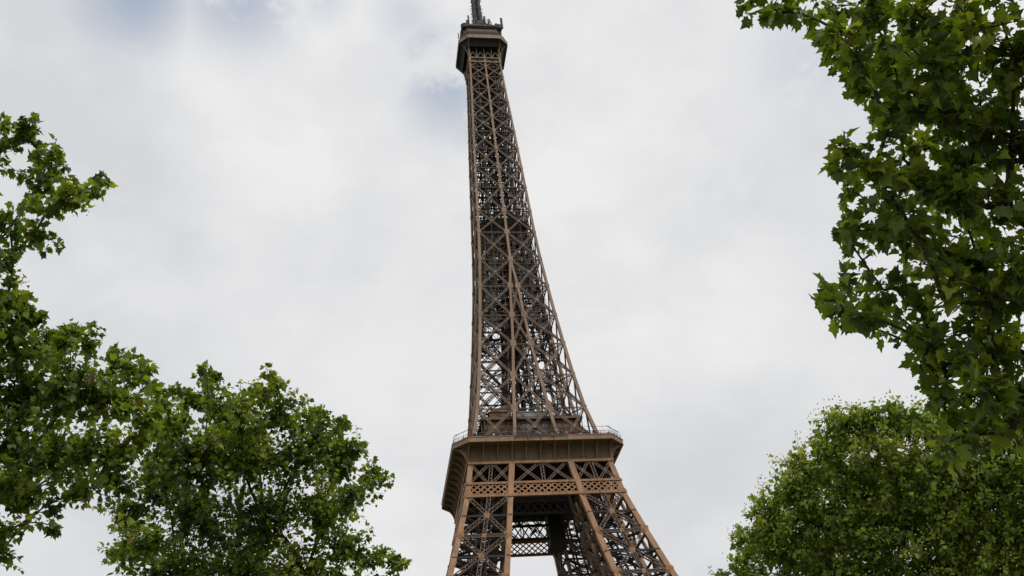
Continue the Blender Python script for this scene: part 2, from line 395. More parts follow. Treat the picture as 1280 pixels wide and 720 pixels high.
for v in np.arange(-16, 16.1, 4):
    bm_.bar((v, -17.3, 110.9), (v, 17.3, 110.9), .35, .9); bm_.bar((-17.3, v, 110.85), (17.3, v, 110.85), .35, .8)
bm_.build('floor_beam', M['dark'], deck)
fa = MB()
for (w0, w1, h0, h1) in ((20.95, 21.3, 115.25, 116.35), (20.9, 21.42, 116.35, 116.55), (20.9, 21.38, 115.12, 115.25)):
    fa.loft([ring(w0, DC, h0), ring(w1, DC + (w1 - 21) * .41, h0), ring(w1, DC + (w1 - 21) * .41, h1), ring(w0, DC, h1), ring(w0, DC, h0)])
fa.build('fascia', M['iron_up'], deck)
mo = MB(); mo.loft([ring(17.7, 17.72, 111.05), ring(18.15, 18.13, 111.05), ring(18.15, 18.13, 111.4), ring(17.7, 17.72, 111.4), ring(17.7, 17.72, 111.05)])
mo.build('cornice', M['iron'], deck)
for k in range(4):
    for i in range(11):
        br = MB(); x = -17.6 + 3.52 * i; V = []
        for (o, h) in prof: V.append((o, h))
        a = [rot((x - .11, -(o + .06), h - .06), k) for o, h in prof]; b = [rot((x + .11, -(o + .06), h - .06), k) for o, h in prof]
        dep = lambda i_: .34
        a2 = [rot((x - .11, -(o + .34), h - .34 if j > 0 else h), k) for j, (o, h) in enumerate(prof)]
        b2 = [rot((x + .11, -(o + .34), h - .34 if j > 0 else h), k) for j, (o, h) in enumerate(prof)]
        a2[-1] = rot((x - .11, -(DW - .05), prof[-1][1] - .34), k); b2[-1] = rot((x + .11, -(DW - .05), prof[-1][1] - .34), k)
        br.loft([[a[j], b[j], b2[j], a2[j]] for j in range(len(prof))], caps=True)
        for j in range(len(prof) - 1):      # thin web between the rib and the wall
            (o0, z0_), (o1, z1_) = prof[j], prof[j + 1]
            br.add([rot(p, k) for p in ((x - .04, -17.76, z0_), (x + .04, -17.76, z0_), (x + .04, -o0 - .05, z0_), (x - .04, -o0 - .05, z0_), (x - .04, -17.76, z1_), (x + .04, -17.76, z1_), (x + .04, -o1 - .05, z1_), (x - .04, -o1 - .05, z1_))],
                   [(0, 4, 7, 3), (1, 2, 6, 5)])
        br.build('bracket', M['iron_up'], deck)
rl = MB()
P8 = ring(21.0, DC, 0)
for i in range(8):
    p, q = np.array(P8[i]), np.array(P8[(i + 1) % 8]); l = np.linalg.norm(q - p); m = max(3, int(l / 1.75)); mid = (p + q) / 2; inn = -mid / np.linalg.norm(mid)
    for j in range(m + 1):
        c = p + (q - p) * j / m
        pts = [c + inn * o + (0, 0, h) for o, h in ((0, 116.5), (0, 117.6), (.1, 118.3), (.45, 118.9), (.95, 119.15))]
        rl.tube(pts, [.035] * 5, 4)
    for o, h, s in ((0, 117.55, .07), (.45, 118.9, .05), (.95, 119.15, .06), (0, 117.0, .04)):
        rl.bar(p + inn * o + (0, 0, h), q + inn * o + (0, 0, h), s)
    for j in range(int(l / .35)):
        c = p + (q - p) * j * .35 / l; rl.bar(c + (0, 0, 116.5), c + (0, 0, 117.55), .025)
rl.build('railing', M['dark'], deck)
sp = MB()                                     # open-work screen along the middle of the parapet
for i in range(19):
    x = -6.2 + i * .68
    if x < 6: sp.bar((x, -21.55, 116.0), (x + .6, -21.55, 116.6), .09); sp.bar((x + .6, -21.55, 116.0), (x, -21.55, 116.6), .09)
for x in (-6.4, -3.2, 0, 3.2, 6.4): sp.bar((x, -21.55, 115.6), (x, -21.55, 116.9), .2)
sp.bar((-6.4, -21.55, 116.75), (6.4, -21.55, 116.75), .1)
sp.build('parapet_screen', M['brace'], deck)

# ---- pavilion on the second deck
pv = MB(); pv.box((-13.2, -13.2, 115.4), (13.2, 13.2, 119.9)); pav = pv.build('pavilion', M['wood'], TOWER)
q = MB(); q.box((-13.9, -13.9, 119.9), (13.9, 13.9, 120.4)); q.box((-13.2, -13.2, 125.4), (13.2, 13.2, 125.9)); q.box((-12.8, -12.8, 125.9), (12.8, 12.8, 126.3)); q.build('cornice', M['brace'], pav)
q = MB(); q.box((-12.2, -12.2, 120.4), (12.2, 12.2, 125.4)); q.build('upper_storey', M['wood'], pav)
for k in range(4):
    for i in range(8):
        x = -10.6 + i * 2.65
        wq = MB(); a, b = rot((x, -13.24, 116.3), k), rot((x + 2.1, -13.16, 119.2), k)
        wq.box(tuple(map(min, a, b)), tuple(map(max, a, b))); wq.build('window', M['glass'] if 2 < i < 7 else M['wood'], pav); wq = MB()
        a, b = rot((x + .1, -12.24, 121.3), k), rot((x + 2.0, -12.16, 124.5), k); wq.box(tuple(map(min, a, b)), tuple(map(max, a, b)))
        wq.build('window', M['glass'] if 2 < i < 7 else M['wood'], pav)
q = MB()
for k in range(4):
    for i in range(17):
        x = -13 + i * 1.625
        q.bar(rot((x, -12.35, 120.4), k), rot((x, -12.35, 125.4), k), .16)
    for h in (121.2, 124.6, 122.9): q.bar(rot((-12.3, -12.33, h), k), rot((12.3, -12.33, h), k), .13)
    q.bar(rot((-13.8, -13.8, 121.5), k), rot((13.8, -13.8, 121.5), k), .08)
    for i in range(28): q.bar(rot((-13.8 + i, -13.8, 120.4), k), rot((-13.8 + i, -13.8, 121.5), k), .05)
q.build('wall_frame', M['brace'], pav)
q = MB(); q.box((-10.5, -11, 126.3), (-5.0, -6, 128.6)); q.add([(-10.8, -11.3, 128.6), (-4.7, -11.3, 128.6), (-4.7, -5.7, 128.6), (-10.8, -5.7, 128.6), (-6.2, -10, 131.2), (-4.9, -10, 131.2), (-4.9, -7, 131.2), (-6.2, -7, 131.2)],
      [(0, 3, 2, 1), (4, 5, 6, 7), (0, 1, 5, 4), (1, 2, 6, 5), (2, 3, 7, 6), (3, 0, 4, 7)])
q.build('roof_hut', M['wood'], pav)
q = MB(); q.box((-3.5, -11.4, 126.3), (4.6, -6, 128.3)); q.box((-3.7, -11.6, 128.3), (4.8, -5.8, 128.5)); q.build('plant_room', M['grey'], pav)
q = MB(); q.box((8.2, -11.6, 126.3), (9.2, -9.8, 127.6)); q.box((10.2, -11.5, 120.6), (11.7, -12.9, 122.9)); q.build('red_kiosk', M['red'], pav)

q = MB(); q.box((4.9, 5.6, 99.2), (9.0, 10.2, 110.6)); q.box((4.7, 5.4, 98.8), (9.2, 10.4, 99.2)); q.build('lift_housing', M['dark'], TOWER)

# ---- shaft above the second deck
UH = [115.4, 128, 138.7, 149.1, 159, 169.5, 179.5, 190, 198.4, 208.2, 216.4, 224.9, 232.6, 239.6, 246.3, 252.9, 259, 264, 268.0]
mrg = 179.5
us = lambda h: float(np.interp(h, [115, 150, 190, 268], [.86, .74, .68, .52]))
hs = [115.4, 122] + UH[1:]
c = MB(); slf = [(-5.2, -5.2), (5.2, -5.2), (5.2, 5.2), (-5.2, 5.2)]
for (x0, y0), (x1, y1) in zip(slf, slf[1:] + slf[:1]): c.bar((x0, y0, 268), (x1, y1, 268), .4, .4, (0, 0, 1))
SH = c.build('upper_shaft', M['iron_up'], TOWER)
low = [h for h in hs if h <= mrg + .1]; hi = [h for h in hs if h >= mrg - .1]
for k in range(4):
    n = rot((0, -1, 0), k)
    for fn, hh, sz in [(lambda h, k=k: rot((-wo(h) + us(h) / 2, -wo(h) + us(h) / 2, h), k)[:2], hs, us)] + \
        [(lambda h, k=k, sg=sg: rot((sg * wi(h), -wo(h) + us(h) / 2, h), k)[:2], low, lambda h: us(h) * .92) for sg in (-1, 1)] + \
        [(lambda h, k=k: rot((0, -wo(h) + us(h) / 2, h), k)[:2], hi, us), (lambda h, k=k: rot((-wi(h), -wi(h), h), k)[:2], low, lambda h: us(h) * .8)]:
        c = MB(); columns(c, [fn], hh, sz); piece('column', c, M['iron_up'], SH, n)
for i, (h0, h1) in enumerate(zip(UH[:-1], UH[1:])):
    bw = float(np.interp(h0, [115, 180, 268], [.66, .55, .42])); xi = MB()
    for k in range(4):
        n = rot((0, -1, 0), k)
        def P(x_, h, off=0): return rot((x_, -(wo(h) + off), h), k)
        edges = lambda h: [-wo(h) + us(h) * .5, -wi(h), wi(h), wo(h) - us(h) * .5] if h1 <= mrg + .1 else [-wo(h) + us(h) * .5, 0, wo(h) - us(h) * .5]
        e0, e1 = edges(h0), edges(h1)
        for a0, b0, a1, b1 in zip(e0[:-1], e0[1:], e1[:-1], e1[1:]):
            if (b0 - a0) < 1.6: continue
            x = MB(); faceX(x, P(a0, h0, -.3), P(b0, h0, -.3), P(a1, h1, -.3), P(b1, h1, -.3), n, bw, .3, chord=bw * .3, step=.75, lace=.09)
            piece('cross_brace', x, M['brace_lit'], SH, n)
            if b0 - a0 > 3.5:
                pl = MB(); plate(pl, P((a0 + b0 + a1 + b1) / 4, (h0 + h1) / 2 + .22, -.12), n, bw * 1.15, .1); piece('node_plate', pl, M['iron_up'], SH, n)
        for e in (e1 if abs(e1[1] - e1[-2]) > .1 or len(e1) == 3 else [e1[0], 0.0, e1[-1]]):
            en = abs(abs(e) - abs(e1[0])) < .01; pl = MB(); plate(pl, P(e - (np.sign(e) * .12 if en else 0), h1, -.02), n, float(np.interp(h1, [128, 200, 268], [1.9, 1.55, .9])) * (.62 if en else 1), .13); piece('node_plate', pl, M['iron_up'], SH, n)
        hz = MB(); hz.girder(P(e1[0], h1, -.45), P(e1[-1], h1, -.45), .42, .25, n, .1, .8, .07); piece('horizontal_tie', hz, M['brace'], SH, n)
        if h1 <= mrg + .1 and wi(h1) > .9:
            for sg in (-1, 1):
                a = lambda t, h: rot((sg * wi(h), -(wi(h) + (wo(h) - wi(h)) * t), h), k)
                faceX(xi, a(.05, h0), a(.95, h0), a(.05, h1), a(.95, h1), rot((1, 0, 0), k), .7, .3, chord=.18, lace=.09)
                xi.bar(a(0, h1), a(1, h1), .3)
        else:
            hm = (h0 + h1) / 2
            for h in (h0, hm):
                for u in (.35, .7): xi.bar(rot((-wo(h) + .4, -wo(h) * u, h), k), rot((wo(h) - .4, -wo(h) * u, h), k), .25)
            for u in (-.5, .5):
                xi.bar(rot((wo(h0) * u, -wo(h0) + .5, h0), k), rot((wo(h1) * u, -wo(h1) + .5, h1), k), .2)
                xi.bar(rot((wo(h0) * u, -wo(h0) * .55, h0), k), rot((-wo(h1) * u, -wo(h1) * .55, h1), k), .3)
                xi.bar(rot((wo(h0) * u, -wo(h0) * .55, h0), k), rot((wo(h1) * u, -wo(h1) * .55, h1), k), .35)
    wq = wo(h1) - .5
    xi.girder((-wq, -wq, h1), (wq, wq, h1), .5, .12, (0, 0, 1), .1, 1, .08); xi.girder((wq, -wq, h1), (-wq, wq, h1), .5, .12, (0, 0, 1), .1, 1, .08)
    hm = (h0 + h1) / 2; wq = wo(hm) - .5
    for k in range(4): xi.bar(rot((0, -wq, hm), k), rot((wq, 0, hm), k), .2)
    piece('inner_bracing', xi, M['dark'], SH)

# lift shafts and the winding stair inside the upper shaft
lf = MB()
for (cx, cy) in ((-1.9, 1.0), (1.9, 1.0)):
    for dx in (-1.3, 1.3):
        for dy in (-1.3, 1.3): lf.bar((cx + dx, cy + dy, 115.4), (cx + dx, cy + dy, 272), .26)
    for i, h in enumerate(np.arange(117, 272, 2.6)):
        for a, b in (((-1.3, -1.3), (1.3, -1.3)), ((1.3, -1.3), (1.3, 1.3)), ((1.3, 1.3), (-1.3, 1.3)), ((-1.3, 1.3), (-1.3, -1.3))):
            lf.bar((cx + a[0], cy + a[1], h), (cx + b[0], cy + b[1], h), .17)
            if i % 2: a, b = b, a
            lf.bar((cx + a[0], cy + a[1], h), (cx + b[0], cy + b[1], h + 2.6), .11)
lf.build('lift_shaft', M['dark'], TOWER)
st = MB()
for i, h in enumerate(np.arange(126, 270, 1.5)):
    a = i * math.pi / 2; r = 1.5; cx, cy = 0, -2.6
    p = (cx + r * math.cos(a), cy + r * math.sin(a), h); q = (cx + r * math.cos(a + math.pi / 2), cy + r * math.sin(a + math.pi / 2), h + 1.5)
    st.bar(p, q, .75, .12, (0, 0, 1)); st.bar((p[0] * 1.25, p[1] - .2, p[2] + 1), (q[0] * 1.25, q[1] - .2, q[2] + 1), .06)
for sx_ in (-1, 1): st.bar((0, -2.6, 126), (0, -2.6, 271), .3)
st.build('spiral_stair', M['brace'], TOWER)
q = MB(); q.box((-3.0, -.2, 148.5), (-.8, 2.2, 152.2)); q.box((-2.9, -.1, 152.2), (-.9, 2.1, 152.7)); q.build('lift_car', M['red'], TOWER)

# intermediate platform with mesh-clad machinery below it
q = MB()
def slab(mb, w_, c_, h0, h1): mb.loft([ring(w_, c_, h0), ring(w_, c_, h1)], caps=True)
slab(q, 7.7, 4.6, 195.6, 196.0); ip = q.build('intermediate_platform', M['dark'], TOWER)
q = MB(); q.loft([ring(4.6, 2.6, 190.6), ring(7.6, 4.5, 195.5)], caps=True); q.build('soffit', M['dark'], ip)
q = MB()
for i in range(8):
    p, r_ = np.array(ring(7.6, 4.5, 196)[i]), np.array(ring(7.6, 4.5, 196)[(i + 1) % 8])
    for h in (.6, 1.2): q.bar(p + (0, 0, h), r_ + (0, 0, h), .07)
    for j in range(7): c_ = p + (r_ - p) * j / 7; q.bar(c_, c_ + (0, 0, 1.2), .05)
q.build('railing', M['dark'], ip)
q = MB()
for k in range(4):
    for j in range(27):
        h = 156 + j * 1.27
        for i in range(13):
            wv = wo(h) - 2.2; x0 = -wv + 2 * wv * i / 13; x1 = x0 + 2 * wv / 13 - .1
            nz = noise.noise(Vector((x0 * .35 + k * 9, h * .22, k * 3.1)))
            if nz > (.16 if h > 167 else -.02) or random.random() < .14: continue
            d_ = random.uniform(-.5, .5); a, b = rot((x0, -wv + d_, h), k), rot((x1, -wv + d_ + .05, h + 1.2), k)
            q.box(tuple(map(min, a, b)), tuple(map(max, a, b)))
o = q.build('mesh_cladding', M['net'], TOWER); o['kind'] = 'stuff'
q = MB()
for k in range(4):
    for j in range(14):
        h = 156 + j * 2.54; wv = wo(h) - 2.2
        q.bar(rot((-wv, -wv - .6, h), k), rot((wv, -wv - .6, h), k), .16)
        for i in range(6):
            u0, u1 = -wv + wv * i / 3, -wv + wv * (i + 1) / 3
            q.bar(rot((u0, -wv - .6, h), k), rot((u1, -wv - .6, h + 2.54), k), .1); q.bar(rot((u0, -wv - .6, h), k), rot((u0, -wv - .6, h + 2.54), k), .12)
q.build('machinery_frame', M['brace'], TOWER)

# ---- top gallery
tb = MB()
for k in range(4):
    n = rot((0, -1, 0), k); P = lambda x_, h, off=0: rot((x_, -(5.3 + off), h), k)
    for h in (266.0, 268.0): tb.bar(P(-5.3, h), P(5.3, h), .45, .5, n)
    for sg in (-1, 1): tb.bar(P(sg * 5.1, 266), P(sg * 5.1, 274.6), .55, .55, n)
tbo = tb.build('top_gallery', M['iron_up'], TOWER)
tx = MB()
for k in range(4):
    n = rot((0, -1, 0), k); P = lambda x_, h, off=0: rot((x_, -(5.15 + off), h), k)
    for i in range(8):
        x0 = -5.1 + i * 1.275
        if i % 2: tx.bar(P(x0, 266.2), P(x0 + 1.275, 267.8), .2, .2, n)
        else: tx.bar(P(x0 + 1.275, 266.2), P(x0, 267.8), .2, .2, n)
    for i in range(4):
        x0 = -5.1 + i * 2.55
        tx.bar(P(x0, 268.2), P(x0 + 1.275, 271.2), .28, .25, n); tx.bar(P(x0 + 2.55, 268.2), P(x0 + 1.275, 271.2), .28, .25, n)
        if i: tx.bar(P(x0, 268), P(x0, 274.4), .36, .3, n)
tx.build('gallery_bracing', M['brace'], tbo)
TP = []
for i in range(9):
    t = i / 8 * math.pi / 2; TP.append((5.45 + (8.3 - 5.45) * (1 - math.cos(t)), 268.3 + (274.5 - 268.3) * math.sin(t)))
sf = MB(); sf.loft([ring(o, 5.35 + (5.5 - 5.35) * (o - 5.45) / 2.85, h) for o, h in TP[4:]]); 
sf.loft([ring(8.2, 5.5, 274.5), ring(8.2, 5.5, 274.7)], caps=True); sf.build('gallery_floor', M['dark'], tbo)
ff = MB(); ff.loft([ring(8.25, 5.5, 274.6), ring(8.5, 5.6, 274.6), ring(8.5, 5.6, 276.2), ring(8.25, 5.5, 276.2), ring(8.25, 5.5, 274.6)]); ff.build('fascia', M['iron_up'], tbo)
for k in range(4):
    for x_ in (-5.3, 5.3):
        b = MB(); b.tube([rot((x_, -o - .1, h), k) for o, h in TP], [.2] * len(TP), 5); b.build('bracket', M['brace'], tbo)
cb = MB(); cb.loft([ring(7.2, 5.0, 276.2), ring(7.0, 4.9, 279.4)], caps=True); cb.build('cabin', M['dark'], tbo)
cb = MB()
for i in range(8):
    P8 = ring(8.3, 5.5, 276.2); Q8 = ring(7.5, 5.1, 279.0); p, r_, s_, t_ = [np.array(v) for v in (P8[i], P8[(i + 1) % 8], Q8[i], Q8[(i + 1) % 8])]
    m = max(4, int(np.linalg.norm(r_ - p) / .8))
    for j in range(m + 1): cb.bar(p + (r_ - p) * j / m, s_ + (t_ - s_) * j / m, .09)
    for u in (.3, .6, 1): cb.bar(p + (s_ - p) * u, r_ + (t_ - r_) * u, .08)
cb.build('safety_mesh', M['antenna'], tbo)
cb = MB(); cb.loft([ring(6.3, 5.2, 279.4), ring(6.3, 5.2, 281.8)], caps=True); cb.build('upper_cabin', M['brace'], tbo)
cb = MB(); cb.loft([ring(6.6, 5.8, 281.8), ring(7.1, 6.3, 282.4), ring(7.1, 6.3, 283.0), ring(6.7, 6.0, 283.05)], caps=True)
for sx_ in (-1, 1):
    for sy_ in (-1, 1): cb.tube([(sx_ * 5.9, sy_ * 5.9, 281.9), (sx_ * 5.9, sy_ * 5.9, 283.4)], [1.2, 1.45], 12)
cb.build('upper_deck', M['antenna'], tbo)
an = MB()
for i in range(170):
    a = random.uniform(0, 2 * math.pi); r_ = random.uniform(5.2, 7.6); x_, y_ = r_ * math.cos(a), r_ * math.sin(a); h = random.uniform(.8, 3.4)
    an.bar((x_, y_, 283.6), (x_ + random.uniform(-.5, .5), y_, 283.6 + h), random.uniform(.12, .28))
    if i % 3 == 0: an.box((x_ - .3, y_ - .2, 284 + h * .3), (x_ + .3, y_ + .2, 284 + h))
for i in range(16):
    a = 2 * math.pi * i / 16; b_ = 2 * math.pi * (i + 1) / 16
    for h in (284.2, 284.9): an.bar((6.8 * math.cos(a), 6.8 * math.sin(a), h), (6.8 * math.cos(b_), 6.8 * math.sin(b_), h), .07)
for i in range(26):
    a = random.uniform(0, 2 * math.pi); x_, y_ = 8.0 * math.cos(a), 8.0 * math.sin(a)
    if abs(x_) + abs(y_) < 10.5: an.bar((x_, y_, 276.2), (x_ + random.uniform(-.2, .2), y_, 276.2 + random.uniform(.8, 2.2)), .12)
an.build('aerial_cluster', M['antenna'], tbo)
for (x_, y_, h0, h1, wd) in ((7.2, -6.2, 282.5, 287.8, .85), (-4.4, -6.5, 283.6, 288.2, .6)):
    b = MB(); b.tube([(x_, y_, h0), (x_, y_, h1 - .2), (x_, y_, h1)], [wd / 2, wd / 2, wd / 3], 8); b.build('aerial', M['antenna'], tbo)
ms = MB(); prev = None
mh = [283.6, 286, 288, 290, 293, 297] + list(np.arange(301, 330, 3.0)); mw = [4.0, 3.0, 2.2, 1.7, 1.35, 1.25] + [1.15] * 7 + [.5] * 4
mw = mw[:len(mh)]
for (h0, h1, w0, w1) in zip(mh[:-1], mh[1:], mw[:-1], mw[1:]):
    for k in range(4):
        a0, b0, a1, b1 = rot((-w0, -w0, h0), k), rot((w0, -w0, h0), k), rot((-w1, -w1, h1), k), rot((w1, -w1, h1), k)
        ms.bar(a0, a1, .3); ms.bar(a0, b1, .16); ms.bar(b0, a1, .16); ms.bar(a1, b1, .16); 
mast = ms.build('mast', M['antenna'], tbo)
mp = MB()
for h in np.arange(286.5, 326, 1.25):
    wv = float(np.interp(h, mh, mw))
    for k in range(4):
        for x_ in (-.55, .55):
            a, b = rot((x_ * wv - .28, -wv - .30, h), k), rot((x_ * wv + .28, -wv - .08, h + 1.0), k); mp.box(tuple(map(min, a, b)), tuple(map(max, a, b)))
        for _ in range(2): mp.bar(rot((random.uniform(-1, 1) * wv, -wv, h), k), rot((random.uniform(-1, 1) * wv, -wv - random.uniform(.5, 1.2), h + .2), k), .13)
mp.tube([(0, 0, 283.6), (0, 0, 330)], [.7, .4], 8)
mp.build('antenna_panel', M['antenna'], mast)

# ---- visitors along the front railing
def person_mesh(name, top, legs):
    mb = MB()
    def ov(cx, cy, rx, ry, h, k=8): return [(cx + rx * math.cos(2 * math.pi * j / k), cy + ry * math.sin(2 * math.pi * j / k), h) for j in range(k)]
    mb.loft([ov(0, 0, r1, r2, h) for h, r1, r2 in ((.86, .17, .12), (.95, .18, .13), (1.1, .15, .11), (1.3, .19, .13), (1.42, .20, .12), (1.47, .12, .09), (1.5, .06, .06), (1.55, .06, .06), (1.58, .08, .09), (1.66, .085, .10), (1.73, .07, .085), (1.77, .02, .02))], caps=True)
    for s in (-1, 1):
        mb.loft([ov(s * .09, 0, r1, r2, h) for h, r1, r2 in ((0, .05, .12), (.08, .05, .08), (.45, .06, .065), (.88, .09, .1))], caps=True)
        mb.tube([(s * .2, 0, 1.4), (s * .26, -.08, 1.15), (s * .2, -.3, 1.12)], [.055, .045, .035], 6)
    me = bpy.data.meshes.new(name); me.from_pydata(mb.v, [], mb.f)
    m1 = mat(name + '_top', top, .8, .1, 3); m2 = mat(name + '_legs', legs, .8, .1, 3); me.materials.append(m1); me.materials.append(m2); me.materials.append(SKIN)
    for p in me.polygons:
        z = p.center.z; p.material_index = 2 if z > 1.5 else (0 if z > .9 else 1); p.use_smooth = True
    return me
SKIN = mat('skin', (.45, .28, .2), .6, .1, 5)
kinds = [((.02, .02, .03), (.03, .04, .07), 'visitor in a black jacket'), ((.7, .7, .68), (.05, .06, .1), 'visitor in a white top'), ((.3, .03, .05), (.03, .03, .04), 'visitor in a red top'), ((.05, .06, .09), (.05, .05, .06), 'visitor in a dark blue top')]
pm = [person_mesh('person', a, b) for a, b, _ in kinds]
def put_person(x_, y_, z_, where, grp):
    kk = random.choice((0, 0, 0, 0, 3, 3, 1, 2))
    o = bpy.data.objects.new('person', pm[kk]); COL.objects.link(o); o.location = (x_, y_, z_); o.rotation_euler.z = random.uniform(-.5, .5); s_ = random.uniform(.92, 1.06); o.scale = (s_, s_, s_)
    tag(o, kinds[kk][2] + where, 'person', grp + ', ' + kinds[kk][2].split(' in ')[1])
for i in range(64):
    x_ = -18.6 + i * .59 + random.uniform(-.2, .2)
    y_ = -20.45 if abs(x_) < 17 else -20.45 + (abs(x_) - 17) * 1.0
    if random.random() < .3: y_ += random.uniform(.5, 1.2)
    put_person(x_, y_, 116.15, " standing behind the railing of the tower's deck", 'visitors at the deck railing')
for i in range(34):
    put_person(-13.3 + i * .8 + random.uniform(-.3, .3), -13.1 + random.uniform(-.3, .3), 120.4, " on the raised terrace in front of the tower's pavilion", 'visitors on the raised terrace')

flush_pieces()
# ================================================================== trees
def unproj(px, py, dist):
    d = FW + RT * ((px - 640) / FPX) - UP * ((py - 360) / FPX); d /= np.linalg.norm(d); return CP + d * dist
def leaf_template(full=True):
    if full:
        right = [(.10, -.02), (.29, -.09), (.29, .09), (.50, .20), (.37, .36), (.42, .58), (.21, .64)]
        o = [(0, 0)] + right + [(0, 1.02)] + [(-x, y) for x, y in right[::-1]]
    else:
        right = [(.28, .0), (.46, .30), (.25, .42), (.22, .70)]
        o = [(0, 0)] + right + [(0, 1)] + [(-x, y) for x, y in right[::-1]]
    V = [(0, .32, 0)] + [(x, y, .34 * abs(x) - .30 * (y - .3) ** 2) for x, y in o]
    F = [(0, i, i % len(o) + 1) for i in range(1, len(o) + 1)]
    return np.array(V), np.array(F)
def build_leaves(name, P, D, Nn, size, tint, m, parent, full=True):
    T, F = leaf_template(full); n = len(P); P = np.array(P); D = np.array(D); Nn = np.array(Nn); size = np.array(size)[:, None]
    D /= np.linalg.norm(D, axis=1)[:, None]; X = np.cross(D, Nn); X /= np.linalg.norm(X, axis=1)[:, None] + 1e-9; Z = np.cross(X, D)
    curl = rng.uniform(-1.0, 2.2, n)[:, None, None]; asp = rng.uniform(.85, 1.15, n)[:, None, None]
    V = P[:, None, :] + size[:, None] * (T[None, :, 0:1] * X[:, None, :] * asp + T[None, :, 1:2] * D[:, None, :] + T[None, :, 2:3] * Z[:, None, :] * curl)
    V = V.reshape(-1, 3); nv = len(T); FF = (F[None] + (np.arange(n) * nv)[:, None, None]).reshape(-1, 3)
    me = bpy.data.meshes.new(name); me.vertices.add(len(V)); me.vertices.foreach_set('co', V.ravel())
    me.loops.add(FF.size); me.loops.foreach_set('vertex_index', FF.ravel().astype(np.int32))
    me.polygons.add(len(FF)); me.polygons.foreach_set('loop_start', np.arange(0, FF.size, 3, dtype=np.int32)); me.update(calc_edges=True)
    at = me.attributes.new('tint', 'FLOAT', 'FACE'); at.data.foreach_set('value', np.repeat(np.array(tint), len(F)).astype(np.float32))
    me.materials.append(m); o = bpy.data.objects.new(name, me); COL.objects.link(o); o.parent = parent; return o

def curve(a, b, n, sag, wob):
    a, b = np.array(a), np.array(b); l = np.linalg.norm(b - a); pts = []
    w_ = np.clip(rng.normal(0, wob * l, 3), -.07 * l, .07 * l)
    for i in range(n + 1):
        t = i / n; pts.append(a + (b - a) * t + w_ * math.sin(math.pi * t) + np.array((0, 0, sag * l * math.sin(math.pi * t))))
    return pts

